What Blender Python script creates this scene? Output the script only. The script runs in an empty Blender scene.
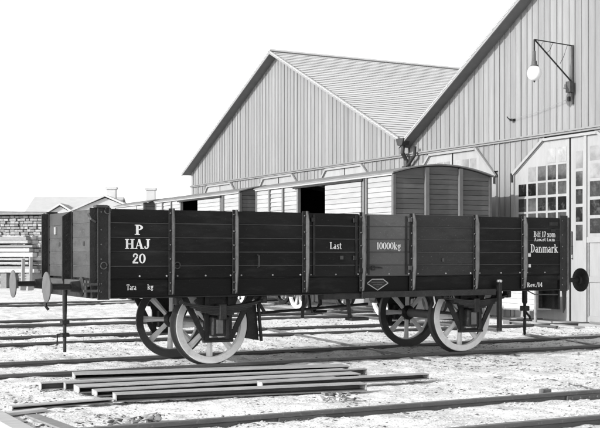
import bpy, bmesh, math, random
import numpy as np
from mathutils import Vector, Matrix
R = math.radians
random.seed(7)
SC = bpy.context.scene
COL = SC.collection

# ------------------------------------------------------------ camera, sky, sun, exposure
SUN_EL, SUN_AZ = 22.0, 6.0           # light travels along +X and a little away from the camera
cam_d = bpy.data.cameras.new('camera'); cam = bpy.data.objects.new('camera', cam_d); COL.objects.link(cam)
cam.location = (-7.725, -14.057, 1.425)
cam.rotation_euler = (R(90), 0, -R(27.841))
cam_d.sensor_width = 36; cam_d.lens = 1098.571/600*36
cam_d.shift_y = (255.332-214)/600
cam_d.clip_start = .1; cam_d.clip_end = 5000
SC.camera = cam
SC.view_settings.view_transform = 'Standard'; SC.view_settings.look = 'None'
SC.view_settings.exposure = 1.35; SC.view_settings.gamma = 1
W = bpy.data.worlds.new('World'); SC.world = W; W.use_nodes = True
wn, wl = W.node_tree.nodes, W.node_tree.links
bg = wn['Background']; sky = wn.new('ShaderNodeTexSky'); sky.sky_type = 'NISHITA'; sky.sun_disc = False
sky.sun_elevation = R(SUN_EL); sky.sun_rotation = R(270-SUN_AZ); sky.air_density = 1.0; sky.dust_density = 1.0; sky.ozone_density = 1
bw = wn.new('ShaderNodeRGBToBW')                  # a black-and-white plate: the sky in greys
wl.new(sky.outputs[0], bw.inputs[0]); wl.new(bw.outputs[0], bg.inputs['Color'])
bg.inputs['Strength'].default_value = 0.15
sun_d = bpy.data.lights.new('sun', 'SUN'); sun_d.energy = 2.0; sun_d.angle = R(.5); sun_d.color = (1, 1, 1)
sun = bpy.data.objects.new('sun', sun_d); COL.objects.link(sun)
_d = Vector((math.cos(R(SUN_AZ))*math.cos(R(SUN_EL)), math.sin(R(SUN_AZ))*math.cos(R(SUN_EL)), -math.sin(R(SUN_EL))))
sun.rotation_euler = _d.to_track_quat('-Z', 'Y').to_euler(); sun.location = (-30, 0, 20)

# ------------------------------------------------------------ materials
def mat(name, v, rough=.75, var=.2, scale=5, stretch=(1, 1, 1), rnd=.12, bump=.15, bscale=45, spec=.3, metal=0., stain=0., stain_scale=1.2, stain_v=None, bdist=.02, speck=0., speck_v=.1, speck_scale=70, speck_t=.64):
    m = bpy.data.materials.new(name); m.use_nodes = True
    N, L = m.node_tree.nodes, m.node_tree.links
    b = N['Principled BSDF']
    geo = N.new('ShaderNodeNewGeometry'); mp = N.new('ShaderNodeMapping'); mp.inputs['Scale'].default_value = stretch
    L.new(geo.outputs['Position'], mp.inputs['Vector'])
    n1 = N.new('ShaderNodeTexNoise'); n1.inputs['Scale'].default_value = scale; n1.inputs['Detail'].default_value = 6; n1.inputs['Roughness'].default_value = .65
    L.new(mp.outputs[0], n1.inputs['Vector'])
    def math_(op, a, bb, clamp=False):
        q = N.new('ShaderNodeMath'); q.operation = op; q.use_clamp = clamp
        for i, s in ((0, a), (1, bb)):
            if isinstance(s, (int, float)): q.inputs[i].default_value = s
            else: L.new(s, q.inputs[i])
        return q.outputs[0]
    f = math_('ADD', math_('MULTIPLY', math_('SUBTRACT', n1.outputs[0], .5), 3*var), 1.0)
    if rnd:
        oi = N.new('ShaderNodeObjectInfo')
        f = math_('MULTIPLY', f, math_('ADD', math_('MULTIPLY', math_('SUBTRACT', oi.outputs['Random'], .5), 2*rnd), 1.0))
    val = math_('MULTIPLY', f, v)
    if stain:
        n2 = N.new('ShaderNodeTexNoise'); n2.inputs['Scale'].default_value = stain_scale; n2.inputs['Detail'].default_value = 8; n2.inputs['Roughness'].default_value = .7
        L.new(mp.outputs[0], n2.inputs['Vector'])
        k = math_('MULTIPLY', math_('MULTIPLY', math_('SUBTRACT', n2.outputs[0], .52), 6, True), stain, True)
        mx = N.new('ShaderNodeMix'); mx.data_type = 'FLOAT'
        L.new(k, mx.inputs[0]); L.new(val, mx.inputs[2]); mx.inputs[3].default_value = stain_v if stain_v is not None else v*.4
        val = mx.outputs[0]
    if speck:
        n4 = N.new('ShaderNodeTexNoise'); n4.inputs['Scale'].default_value = speck_scale; n4.inputs['Detail'].default_value = 3; n4.inputs['Roughness'].default_value = .6
        L.new(geo.outputs['Position'], n4.inputs['Vector'])
        k4 = math_('MULTIPLY', math_('MULTIPLY', math_('SUBTRACT', n4.outputs[0], speck_t), 14, True), speck, True)
        mx4 = N.new('ShaderNodeMix'); mx4.data_type = 'FLOAT'
        L.new(k4, mx4.inputs[0]); L.new(val, mx4.inputs[2]); mx4.inputs[3].default_value = speck_v; val = mx4.outputs[0]
    val = math_('MAXIMUM', val, .004)
    L.new(val, b.inputs['Base Color'])
    b.inputs['Roughness'].default_value = rough; b.inputs['Metallic'].default_value = metal
    b.inputs['Specular IOR Level'].default_value = spec
    if bump:
        n3 = N.new('ShaderNodeTexNoise'); n3.inputs['Scale'].default_value = bscale; n3.inputs['Detail'].default_value = 5
        L.new(mp.outputs[0], n3.inputs['Vector'])
        bp = N.new('ShaderNodeBump'); bp.inputs['Strength'].default_value = bump; bp.inputs['Distance'].default_value = bdist
        L.new(n3.outputs[0], bp.inputs['Height']); L.new(bp.outputs[0], b.inputs['Normal'])
    return m

M = {}
M['ground'] = mat('pale_ground', .67, .95, .3, .7, rnd=0, bump=.5, bscale=38, spec=.1, stain=.7, stain_scale=2.6, stain_v=.33, bdist=.022, speck=.85, speck_v=.13, speck_scale=26, speck_t=.59)
M['stone'] = mat('pale_stone', .48, .95, .35, 9, rnd=0, bump=.3, spec=.1)
M['coal'] = mat('dark_debris', .11, .9, .6, 9, rnd=0, bump=.3, spec=.1)
M['shade_ash'] = mat('shaded_ash_ballast', .17, .95, .5, 6, rnd=0, bump=1.0, bscale=30, spec=.1, stain=.6, stain_scale=6, stain_v=.36, bdist=.04, speck=.8, speck_v=.04, speck_scale=24, speck_t=.58)  # ballast colour darkened to paint in the wagon's shadow
M['rail'] = mat('rail_steel', 0.075, .55, .35, 8, (.4, 3, 3), rnd=.12, bump=.2, spec=.4, stain=.5, stain_scale=5, stain_v=.035, speck=.4, speck_v=.2, speck_scale=30, speck_t=.62)
M['railtop'] = mat('worn_rail_head', 0.2, .4, .2, 8, (.4, 3, 3), rnd=.1, bump=.05, spec=.5, metal=.3)
M['black'] = mat('black_oil_paint', 0.007, .45, .45, 4, (.5, 1, 2), rnd=.5, bump=.2, bscale=22, spec=.14, stain=.7, stain_scale=3, stain_v=.022, speck=.5, speck_v=.06, speck_scale=45, speck_t=.655)
M['door'] = mat('faded_door_paint', .085, .5, .4, 2.6, (.6, 1, 1.4), rnd=.2, bump=.2, bscale=22, spec=.3, stain=.75, stain_scale=2.6, stain_v=.035, speck=.7, speck_v=.16, speck_scale=50, speck_t=.63)
M['worn'] = mat('worn_black_paint', 0.022, .45, .45, 2.8, (.6, 1, 2), rnd=.3, bump=.2, bscale=22, spec=.25, stain=.7, stain_scale=2, stain_v=.011, speck=.7, speck_v=.1, speck_scale=50, speck_t=.64)
M['end'] = mat('sunlit_end_paint', 0.055, .7, .35, 3, (1, .6, 1.6), rnd=.15, bump=.2, bscale=25, stain=.8, stain_scale=4, stain_v=.03, speck=.5, speck_v=.13, speck_scale=40, speck_t=.64)  # paler copy of the wagon's paint, sunlight on the end put into it
M['lining'] = mat('dusty_joint', .07, .9, .3, 6, rnd=0, bump=.1)
M['iron'] = mat('black_ironwork', .016, .5, .5, 7, rnd=.2, bump=.3, spec=.25, stain=.5, stain_scale=9, stain_v=.04, speck=.6, speck_v=.09, speck_scale=60, speck_t=.65)
M['ironpale'] = mat('pale_ironwork', 0.068, .65, .45, 7, rnd=.2, bump=.25, spec=.3, stain=.6, stain_scale=8, stain_v=.035)  # paler tone of the black ironwork
M['discpaint'] = mat('pale_buffer_paint', 0.1, .6, .3, 7, rnd=.1, bump=.15)
M['bolt'] = mat('worn_glint_bolt', .3, .5, .3, 9, rnd=.3, bump=.1)  # worn bolt heads, their catch of sun painted in as pale colour
M['boltdark'] = mat('rusty_bolt', .09, .5, .3, 9, rnd=.3, bump=.1)
M['lead'] = mat('white_lettering', .72, .7, .12, 20, rnd=0, bump=.05)
M['wheel'] = mat('white_wheel_paint', .66, .7, .2, 6, rnd=.08, bump=.15, stain=.6, stain_scale=6, stain_v=.36, speck=.6, speck_v=.15, speck_scale=45, speck_t=.66)
M['tyre'] = mat('dark_tyre_steel', .03, .5, .3, 9, rnd=.1, bump=.15, spec=.4)
M['clad'] = mat('limewashed_boards', .205, .85, .16, 2.5, (4, 4, .4), rnd=.11, bump=.2, bscale=30, spec=.15, stain=.3, stain_scale=.8, stain_v=.15, speck=.5, speck_v=.1, speck_scale=30, speck_t=.69)
M['batten'] = mat('cover_battens', .185, .85, .18, 3, (4, 4, .4), rnd=.16, bump=.15, spec=.15)
M['trim'] = mat('white_trim', .25, .8, .12, 4, rnd=.06, bump=.1, spec=.2, stain=.3, stain_scale=2, stain_v=.15)
M['barge'] = mat('grey_bargeboard', .21, .8, .1, 4, rnd=.05, bump=.08, spec=.2)
M['soffit'] = mat('soffit_boards', 0.17, .85, .15, 4, rnd=.05, bump=.1, spec=.15)
M['leaf'] = mat('white_door_paint', .27, .75, .14, 2, (3, 3, .6), rnd=.06, bump=.15, spec=.2, stain=.35, stain_scale=1.6, stain_v=.19)
M['glass'] = mat('dark_window_glass', .035, .1, .9, 4, rnd=.8, bump=.12, bscale=2.5, spec=.6, stain=.5, stain_scale=5, stain_v=.13)
M['lime'] = mat('whitewashed_glass', .22, .35, .5, 3, rnd=.25, bump=.05, spec=.4, stain=.5, stain_scale=2.5, stain_v=.09)
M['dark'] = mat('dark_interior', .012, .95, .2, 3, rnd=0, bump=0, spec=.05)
M['slate'] = mat('pale_roof_felt', 0.57, .8, .12, 2, (.3, 2, 2), rnd=.05, bump=.12, spec=.2, stain=.3, stain_scale=.5, stain_v=.4)
M['lead_pipe'] = mat('dark_rainwater_pipe', .03, .5, .3, 6, rnd=.1, bump=.1)
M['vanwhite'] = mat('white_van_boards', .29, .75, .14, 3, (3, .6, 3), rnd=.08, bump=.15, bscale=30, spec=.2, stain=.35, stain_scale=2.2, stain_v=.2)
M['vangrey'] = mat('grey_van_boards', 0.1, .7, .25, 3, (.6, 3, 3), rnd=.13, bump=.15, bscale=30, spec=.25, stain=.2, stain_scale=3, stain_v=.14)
M['vanpost'] = mat('grey_van_posts', 0.13, .7, .2, 5, rnd=.1, bump=.1)
M['vanroof'] = mat('tarred_canvas_roof', 0.16, .7, .3, 3, rnd=.05, bump=.2, spec=.3)
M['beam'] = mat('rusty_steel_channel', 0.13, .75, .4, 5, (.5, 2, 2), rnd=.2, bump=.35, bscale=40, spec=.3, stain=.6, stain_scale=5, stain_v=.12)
M['beamtop'] = mat('sunlit_channel_top', .36, .9, .35, 6, (.6, 3, 3), rnd=.15, bump=.3, spec=.15, stain=.5, stain_scale=4, stain_v=.18)  # paler channel steel, sunlight painted into the colour
M['plank'] = mat('fresh_sawn_planks', 0.36, .85, .25, 3, (.4, 3, 5), rnd=.35, bump=.2, spec=.15)
M['oldwood'] = mat('weathered_wood', .22, .85, .3, 5, (.6, 3, 3), rnd=.25, bump=.3, spec=.15)
M['brick'] = mat('grey_block_pile', 0.26, .9, .25, 6, rnd=.35, bump=.3, spec=.1)
M['house'] = mat('hazed_house_wall', 0.42, .9, .08, 2, rnd=.05, bump=.05, spec=.1)
M['houseroof'] = mat('hazed_house_roof', 0.43, .9, .1, 2, rnd=.1, bump=.05, spec=.1)  # roof and walls paled, distance haze put into their colour
M['opal'] = mat('opal_glass', .85, .15, .03, 3, rnd=0, bump=0, spec=.5)
M['crate'] = mat('pale_crate_boards', .42, .85, .3, 4, (2, 2, 1), rnd=.15, bump=.2)

# ------------------------------------------------------------ helpers
ORG = {}
def org(o): return ORG.get(o.name, Vector((0, 0, 0))) if o else Vector((0, 0, 0))
def empty(name, loc, label, cat, group=None):
    o = bpy.data.objects.new(name, None); COL.objects.link(o); o.location = loc; ORG[o.name] = Vector(loc)
    o.empty_display_size = .2
    return tag(o, label, cat, group)
def tag(o, label=None, cat=None, group=None, kind=None):
    for k, v in (('label', label), ('category', cat), ('group', group), ('kind', kind)):
        if v: o[k] = v
    return o

class MB:
    def __init__(s): s.v = []; s.f = []; s.mi = []
    def add(s, vs, fs, mi=0):
        n = len(s.v); s.v += [tuple(p) for p in vs]; s.f += [tuple(i+n for i in f) for f in fs]; s.mi += [mi]*len(fs); return s
    def box(s, x0, x1, y0, y1, z0, z1, mi=0):
        return s.add([(x0,y0,z0),(x1,y0,z0),(x1,y1,z0),(x0,y1,z0),(x0,y0,z1),(x1,y0,z1),(x1,y1,z1),(x0,y1,z1)],
                     [(3,2,1,0),(4,5,6,7),(0,1,5,4),(1,2,6,5),(2,3,7,6),(3,0,4,7)], mi)
    def bar(s, p, q, w, h, up=(0, 0, 1), mi=0):
        p = Vector(p); q = Vector(q); d = (q-p).normalized(); u = Vector(up); sd = d.cross(u)
        if sd.length < 1e-4: sd = d.cross(Vector((1, 0, 0)))
        sd.normalize(); u = sd.cross(d).normalized(); vs = []
        for c in (p, q):
            for a, b in ((-1,-1),(1,-1),(1,1),(-1,1)): vs.append(c+sd*a*w/2+u*b*h/2)
        return s.add(vs, [(0,1,2,3),(7,6,5,4),(0,4,5,1),(1,5,6,2),(2,6,7,3),(3,7,4,0)], mi)
    def tube(s, pts, r, n=8, mi=0, closed=False):
        pts = [Vector(p) for p in pts]; rs = r if isinstance(r, (list, tuple)) else [r]*len(pts); vs = []; fs = []
        K = len(pts)
        for i, p in enumerate(pts):
            a = pts[(i-1) % K] if (closed or i > 0) else p; b = pts[(i+1) % K] if (closed or i < K-1) else p
            d = (b-a).normalized(); u = Vector((0, 0, 1)) if abs(d.z) < .9 else Vector((1, 0, 0))
            e1 = d.cross(u).normalized(); e2 = d.cross(e1)
            for k in range(n):
                t = 2*math.pi*k/n; vs.append(p+e1*math.cos(t)*rs[i]+e2*math.sin(t)*rs[i])
        for i in range(K if closed else K-1):
            for k in range(n):
                a = i*n+k; b = i*n+(k+1) % n; c = ((i+1) % K)*n+(k+1) % n; d = ((i+1) % K)*n+k; fs.append((a, b, c, d))
        if not closed: fs += [tuple(range(n))[::-1], tuple((K-1)*n+k for k in range(n))]
        return s.add(vs, fs, mi)
    def lathe(s, prof, axis='Y', c=(0, 0, 0), n=32, mi=0, closed=True):
        vs = []; fs = []; K = len(prof)
        for k in range(n):
            t = 2*math.pi*k/n; ct, st = math.cos(t), math.sin(t)
            for (r, h) in prof:
                p = (r*ct, h, r*st) if axis == 'Y' else ((h, r*ct, r*st) if axis == 'X' else (r*ct, r*st, h))
                vs.append((c[0]+p[0], c[1]+p[1], c[2]+p[2]))
        for k in range(n):
            for i in range(K if closed else K-1):
                a = k*K+i; b = k*K+(i+1) % K; c2 = ((k+1) % n)*K+(i+1) % K; d = ((k+1) % n)*K+i; fs.append((a, b, c2, d))
        return s.add(vs, fs, mi)
    def prism(s, poly, axis, a, b, mi=0):
        n = len(poly)
        def P(u, v, w): return {'X': (w, u, v), 'Y': (u, w, v), 'Z': (u, v, w)}[axis]
        vs = [P(u, v, a) for u, v in poly]+[P(u, v, b) for u, v in poly]
        return s.add(vs, [tuple(range(n)), tuple(range(2*n-1, n-1, -1))]+[(i, (i+1) % n, n+(i+1) % n, n+i) for i in range(n)], mi)
    def build(s, name, mats, parent=None, smooth=False, bevel=0, o=None, label=None):
        me = bpy.data.meshes.new(name); oo = org(parent) if o is None else Vector(o)
        me.from_pydata([(a[0]-oo.x, a[1]-oo.y, a[2]-oo.z) for a in s.v], [], s.f); me.validate()
        ms = mats if isinstance(mats, (list, tuple)) else [mats]
        for m in ms: me.materials.append(M[m])
        if len(ms) > 1: me.polygons.foreach_set('material_index', s.mi[:len(me.polygons)])
        bm = bmesh.new(); bm.from_mesh(me); bmesh.ops.recalc_face_normals(bm, faces=bm.faces)
        if bevel: bmesh.ops.bevel(bm, geom=bm.edges[:], offset=bevel, segments=1, affect='EDGES', clamp_overlap=True)
        bm.to_mesh(me); bm.free()
        if smooth:
            me.polygons.foreach_set('use_smooth', [True]*len(me.polygons))
            try: me.set_sharp_from_angle(angle=R(35))
            except Exception: pass
        me.update()
        ob = bpy.data.objects.new(name, me); COL.objects.link(ob)
        if parent is not None:
            ob.parent = parent; ORG[ob.name] = org(parent)
        else:
            ob.location = oo; ORG[ob.name] = oo
        if label: ob['label'] = label
        return ob

_bx = {}
def pbox(name, m, parent, x0, x1, y0, y1, z0, z1, bevel=.004, jit=0.0, label=None):
    """one chamfered piece (board, plank, block); alike pieces share mesh data; its origin is its own centre"""
    dx, dy, dz = x1-x0, y1-y0, z1-z0; key = (name, m, round(dx, 3), round(dy, 3), round(dz, 3), bevel)
    if key not in _bx:
        mb = MB().box(-dx/2, dx/2, -dy/2, dy/2, -dz/2, dz/2)
        o = mb.build(name, m, None, bevel=min(bevel, dx*.3, dy*.3, dz*.3), o=(0, 0, 0)); _bx[key] = o.data
    else:
        o = bpy.data.objects.new(name, _bx[key]); COL.objects.link(o)
    c = Vector(((x0+x1)/2, (y0+y1)/2, (z0+z1)/2)); ORG[o.name] = c
    if parent is not None: o.parent = parent; o.location = c-org(parent)
    else: o.location = c
    if jit: o.location += Vector([random.uniform(-jit, jit) for _ in range(3)])
    if label: o['label'] = label
    return o
_sh = {}
def shared(key, maker, name, m, parent, loc, rot=(0, 0, 0), smooth=True):
    """a small repeated part (bolt, ring, spoke): built once, shared afterwards"""
    if key not in _sh: o = maker().build(name, m, None, smooth=smooth, o=(0, 0, 0)); _sh[key] = o.data
    else: o = bpy.data.objects.new(name, _sh[key]); COL.objects.link(o)
    c = Vector(loc); ORG[o.name] = c; o.parent = parent; o.location = c-org(parent); o.rotation_euler = rot
    return o

# ------------------------------------------------------------ slab-serif stroke lettering
def arc(cx, cy, rx, ry, a0, a1, n=9):
    return [(cx+rx*math.cos(R(a0+(a1-a0)*i/n)), cy+ry*math.sin(R(a0+(a1-a0)*i/n))) for i in range(n+1)]
TK, TN = .205, .08       # thick and thin strokes, unit = cap height
def SV(x, y0, y1, w=TK): return ('p', [(x, y0), (x, y1)], w)
def SR(x, y, l=.2, h=TN): return ('p', [(x-l, y), (x+l, y)], h)
def bowl(cx, cy, rx, ry, a0=0, a1=360): return ('b', (cx, cy, rx, ry, a0, a1), None)
G = {
 'P': (.68, [SV(.2,0,1), SR(.2,.035,.2), SR(.2,.965,.2), ('b',(.28,.73,.27,.23,-90,90),None)]),
 'H': (.9, [SV(.2,0,1), SV(.7,0,1), SR(.2,.035), SR(.2,.965), SR(.7,.035), SR(.7,.965), ('p',[(.2,.5),(.7,.5)],TN)]),
 'A': (.9, [('p',[(.43,.98),(.7,.02)],TK), ('p',[(.42,.98),(.15,.02)],TN), SR(.14,.035,.13), SR(.72,.035,.17), ('p',[(.24,.32),(.6,.32)],TN)]),
 'J': (.62, [SV(.4,.25,1), SR(.4,.965,.2), ('p',arc(.24,.25,.17,.2,0,-150,7),TN*1.6), ('p',[(.06,.22),(.16,.22)],.14)]),
 '2': (.66, [('p',arc(.33,.72,.2,.24,165,0,7),TN*1.7), ('p',[(.52,.7),(.1,.1)],TK*.85), ('p',[(.06,.08),(.6,.08)],.15), ('p',[(.1,.72),(.22,.72)],.15)]),
 '0': (.66, [bowl(.33,.5,.24,.46)]),
 '1': (.46, [SV(.24,0,1), SR(.24,.035,.18), ('p',[(.06,.84),(.2,.94)],TN)]),
 '4': (.68, [SV(.45,0,1), SR(.45,.035,.17), ('p',[(.42,.96),(.06,.32)],TN), ('p',[(.04,.3),(.64,.3)],TN)]),
 '7': (.62, [('p',[(.06,.93),(.58,.93)],.13), ('p',[(.53,.9),(.26,0)],TK), ('p',[(.08,.74),(.08,.96)],TN)]),
 'L': (.72, [SV(.2,0,1), SR(.2,.965), ('p',[(.02,.04),(.66,.04)],TN), ('p',[(.62,.02),(.62,.3)],TN)]),
 'D': (.84, [SV(.2,0,1), SR(.2,.965), SR(.2,.035), ('b',(.32,.5,.36,.46,-90,90),None)]),
 'B': (.78, [SV(.2,0,1), SR(.2,.965), SR(.2,.035), ('b',(.32,.75,.27,.21,-90,90),None), ('b',(.32,.27,.33,.23,-90,90),None)]),
 'T': (.78, [SV(.38,0,1), SR(.38,.035,.18), ('p',[(.03,.96),(.73,.96)],TN), ('p',[(.05,.97),(.05,.72)],TN), ('p',[(.71,.97),(.71,.72)],TN)]),
 'R': (.84, [SV(.2,0,1), SR(.2,.965), SR(.2,.035), ('b',(.3,.74,.26,.22,-90,90),None), ('p',[(.42,.5),(.68,.02)],TK), SR(.7,.035,.1)]),
 'a': (.6, [SV(.4,.04,.52,.16), ('b',(.26,.2,.16,.17,60,300),None), ('p',arc(.26,.48,.16,.18,150,0,6),TN), SR(.47,.035,.11)]),
 'n': (.72, [SV(.16,0,.66,.16), SV(.52,0,.48,.16), SR(.16,.035,.15), SR(.53,.035,.15), SR(.1,.64,.1), ('p',arc(.34,.46,.18,.19,160,0,6),TN*1.3)]),
 'm': (1.06, [SV(.16,0,.66,.16), SV(.52,0,.48,.16), SV(.88,0,.48,.16), SR(.16,.035,.13), SR(.53,.035,.13), SR(.89,.035,.13), SR(.1,.64,.1), ('p',arc(.34,.46,.18,.19,160,0,6),TN*1.3), ('p',arc(.7,.46,.18,.19,160,0,6),TN*1.3)]),
 'r': (.54, [SV(.16,0,.66,.16), SR(.16,.035,.16), SR(.1,.64,.1), ('p',arc(.34,.44,.16,.2,150,50,5),TN*1.6), ('p',[(.4,.58),(.5,.58)],.14)]),
 'k': (.74, [SV(.16,0,1,.16), SR(.16,.035,.16), SR(.1,.965,.1), ('p',[(.2,.3),(.52,.64)],TN), ('p',[(.3,.42),(.58,.02)],.16), SR(.58,.035,.13), SR(.52,.64,.13)]),
 'g': (.64, [bowl(.28,.45,.18,.2), ('p',[(.44,.62),(.6,.66)],TN), ('p',arc(.29,-.06,.2,.15,0,360,12),TN), ('p',[(.2,.24),(.2,.1),(.4,.08)],TN)]),
 's': (.52, [('p',arc(.25,.5,.15,.14,30,240,7),TN*1.5), ('p',[(.14,.42),(.38,.24)],.14), ('p',arc(.25,.18,.16,.15,45,-150,7),TN*1.5)]),
 't': (.46, [SV(.2,.1,.9,.16), ('p',[(.02,.63),(.4,.63)],TN), ('p',arc(.32,.14,.13,.12,180,350,6),TN)]),
 'o': (.62, [bowl(.3,.33,.21,.31)]),
 'x': (.68, [('p',[(.12,.62),(.54,.04)],.17), ('p',[(.54,.62),(.12,.04)],TN), SR(.12,.635,.12), SR(.54,.635,.12), SR(.12,.035,.12), SR(.55,.035,.12)]),
 'd': (.7, [SV(.46,.03,1,.16), ('b',(.28,.33,.18,.3,90,270),None), SR(.4,.965,.1), SR(.55,.035,.1)]),
 'e': (.6, [('b',(.3,.33,.19,.3,0,320),None), ('p',[(.16,.36),(.5,.36)],TN)]),
 'v': (.64, [('p',[(.12,.64),(.34,.02)],.17), ('p',[(.54,.64),(.35,.02)],TN), SR(.12,.635,.14), SR(.54,.635,.11)]),
 'f': (.48, [SV(.2,0,.84,.16), SR(.2,.035,.16), ('p',[(.02,.63),(.4,.63)],TN), ('p',arc(.32,.82,.12,.14,180,40,5),TN*1.3)]),
 '/': (.46, [('p',[(.06,-.05),(.4,1.02)],.1)]),
 '.': (.28, [('p',[(.04,.08),(.2,.08)],.16)]),
 ' ': (.36, []),
}
def lettering(text, x0, x1, z1, z0, y, parent, label=None):
    """each word its own piece"""
    ws = text.split(' '); tot = sum(G[c][0] for c in text)-.05; X = 0
    for w in ws:
        l = sum(G[c][0] for c in w); word(w, x0+(x1-x0)*X/tot, x0+(x1-x0)*(X+l-.05)/tot, z1, z0, y, parent, label and 'white letters '+w); X += l+G[' '][0]
def word(text, x0, x1, z1, z0, y, parent, label=None):
    """flat painted letters on the plane y, fitted to the given width and cap height"""
    Wt = sum(G[c][0] for c in text)-.05; H = z1-z0; sx = (x1-x0)/Wt; mb = MB(); k = 0; X = 0
    for c in text:
        w, st = G[c]
        for kind, a, wd in st:
            k += 1; yy = y-.0008-.0004*(k % 12)
            if kind == 'p': L, Rr = [], []
            if kind == 'p':
                for i, p in enumerate(a):
                    q0 = a[max(i-1, 0)]; q1 = a[min(i+1, len(a)-1)]; d = Vector((q1[0]-q0[0], q1[1]-q0[1])).normalized(); nrm = Vector((-d.y, d.x))*wd/2
                    L.append((p[0]+nrm.x, p[1]+nrm.y)); Rr.append((p[0]-nrm.x, p[1]-nrm.y))
            else:
                cx, cy, rx, ry, a0, a1 = a; n = 16; L, Rr = [], []
                for i in range(n+1):
                    t = R(a0+(a1-a0)*i/n); L.append((cx+(rx+TK*.5)*math.cos(t)*.96, cy+(ry+.035)*math.sin(t))); Rr.append((cx+(rx-TK*.5)*math.cos(t), cy+(ry-.045)*math.sin(t)))
            vs = [(x0+(X+p[0])*sx, yy, z0+p[1]*H) for p in L]+[(x0+(X+p[0])*sx, yy, z0+p[1]*H) for p in Rr]; n = len(L)
            mb.add(vs, [(i, i+1, n+i+1, n+i) for i in range(n-1)])
        X += w
    return mb.build('lettering', 'lead', parent, label=label)

# ------------------------------------------------------------ ground, one sheet to the horizon
def vnoise(x, y, f, seed):
    rs = np.random.RandomState(seed); T = rs.rand(256, 256); u = x*f+1000.3; v = y*f+1000.7
    i = np.floor(u).astype(int); j = np.floor(v).astype(int); a = u-i; b = v-j; a = a*a*(3-2*a); b = b*b*(3-2*b)
    g = lambda p, q: T[p % 256, q % 256]
    return (g(i, j)*(1-a)+g(i+1, j)*a)*(1-b)+(g(i, j+1)*(1-a)+g(i+1, j+1)*a)*b-.5
def gz(x, y):
    z = .05*vnoise(x, y, .5, 1)+.035*vnoise(x, y, 2.1, 2)+.045*vnoise(x, y, 6.3, 3)*(.5+vnoise(x, y, .8, 9))+.026*vnoise(x, y, 10, 4)
    return -.065+z*.8
def axis_(segs, far):
    a = []
    for s0, s1, d in segs: a += list(np.arange(s0, s1, d))
    a.append(segs[-1][1]); st = .4
    lo, hi = a[0], a[-1]; L, H = [], []
    while hi < far: hi += st; lo -= st; H.append(hi); L.append(lo); st *= 1.35
    return np.array(L[::-1]+a+H)
gx = axis_([(-9, -6, .12), (-6, 1.5, .05), (1.5, 9.5, .08)], 1500); gy = axis_([(-10, -8, .12), (-8, 0, .05), (0, 6, .07), (6, 24, .15)], 1500)
XX, YY = np.meshgrid(gx, gy); ZZ = gz(XX, YY)
far_m = np.clip((np.maximum(abs(XX)-40, abs(YY)-50))/100, 0, 1); ZZ = ZZ*(1-far_m)-.07*far_m
nx, ny = len(gx), len(gy)
me = bpy.data.meshes.new('ground'); me.vertices.add(nx*ny)
me.vertices.foreach_set('co', np.stack([XX, YY, ZZ], -1).astype(np.float32).ravel())
ii, jj = np.meshgrid(np.arange(nx-1), np.arange(ny-1)); q = (jj*nx+ii).ravel(); quads = np.stack([q, q+1, q+nx+1, q+nx], 1).astype(np.int32)
me.loops.add(quads.size); me.loops.foreach_set('vertex_index', quads.ravel()); me.polygons.add(len(quads))
me.polygons.foreach_set('loop_start', np.arange(0, quads.size, 4, dtype=np.int32))
me.update(calc_edges=True); me.polygons.foreach_set('use_smooth', [True]*len(quads)); me.materials.append(M['ground'])
ground = bpy.data.objects.new('ground', me); COL.objects.link(ground); tag(ground, 'pale trampled ground of the goods yard', kind='structure')

# ------------------------------------------------------------ railway tracks
def rail_mesh(p, q, wear=True):
    p = Vector(p); q = Vector(q); d = (q-p); d.z = 0; L = d.length; d.normalize(); n = Vector((-d.y, d.x, 0))
    prof = [(-.031, 0), (.031, 0), (.033, -.01), (.033, -.034), (.009, -.048), (.009, -.105), (.055, -.118), (.055, -.13), (-.055, -.13), (-.055, -.118), (-.009, -.105), (-.009, -.048), (-.033, -.034), (-.033, -.01)]
    mb = MB(); segs = max(1, int(L/6)); N = len(prof); vs = []
    for i in range(segs+1):
        c = p+(q-p)*i/segs
        for a, z in prof: vs.append(c+n*a+Vector((0, 0, z)))
    fs = []; mi = []
    for i in range(segs):
        for k in range(N): fs.append((i*N+k, i*N+(k+1) % N, (i+1)*N+(k+1) % N, (i+1)*N+k)); mi.append(1 if k == 0 else 0)
    fs += [tuple(range(N)), tuple(segs*N+k for k in range(N))[::-1]]; mi += [0, 0]
    mb.v = vs; mb.f = fs; mb.mi = mi
    return mb
def fishplate(x, y, z, t):
    for s_ in (-1, 1):
        MB().box(x-.24, x+.24, *sorted((y+s_*.012, y+s_*.034)), z-.10, z-.038).build('fishplate', 'rail', t, bevel=.004)
        for k in (-.17, -.06, .06, .17): MB().lathe([(0, s_*.05), (.014, s_*.05), (.014, s_*.034)], 'Y', (x+k, y, z-.07), 6, closed=False).build('fish_bolt', 'rail', t)
def track(desc, rails, shade_ash=None):
    t = bpy.data.objects.new('railway_track', None); COL.objects.link(t); tag(t, desc, kind='structure'); ORG[t.name] = Vector((0, 0, 0))
    for p, q in rails: rail_mesh(p, q).build('rail', ['rail', 'railtop'], t)
    return t
G2 = .75
track('track under the open wagon', [((-70, s*G2, 0), (8.75, s*G2, 0)) for s in (-1, 1)])
track('second track behind the wagon', [((-70, 4.78+s*G2, 0), (8.75, 4.65+s*G2, 0)) for s in (-1, 1)])
track('third track behind the wagon', [((-70, 10.3+s*G2, -.005), (8.75, 9.5+s*G2, -.005)) for s in (-1, 1)])
track('far track behind the wagon', [((-70, 18.2+s*G2, -.01), (8.75, 18.9+s*G2, -.01)) for s in (-1, 1)])
ft = track('foreground track', [((-70, -6.02+s*.70, .02), (60, -6.02+s*.70, .02)) for s in (-1, 1)])
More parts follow.
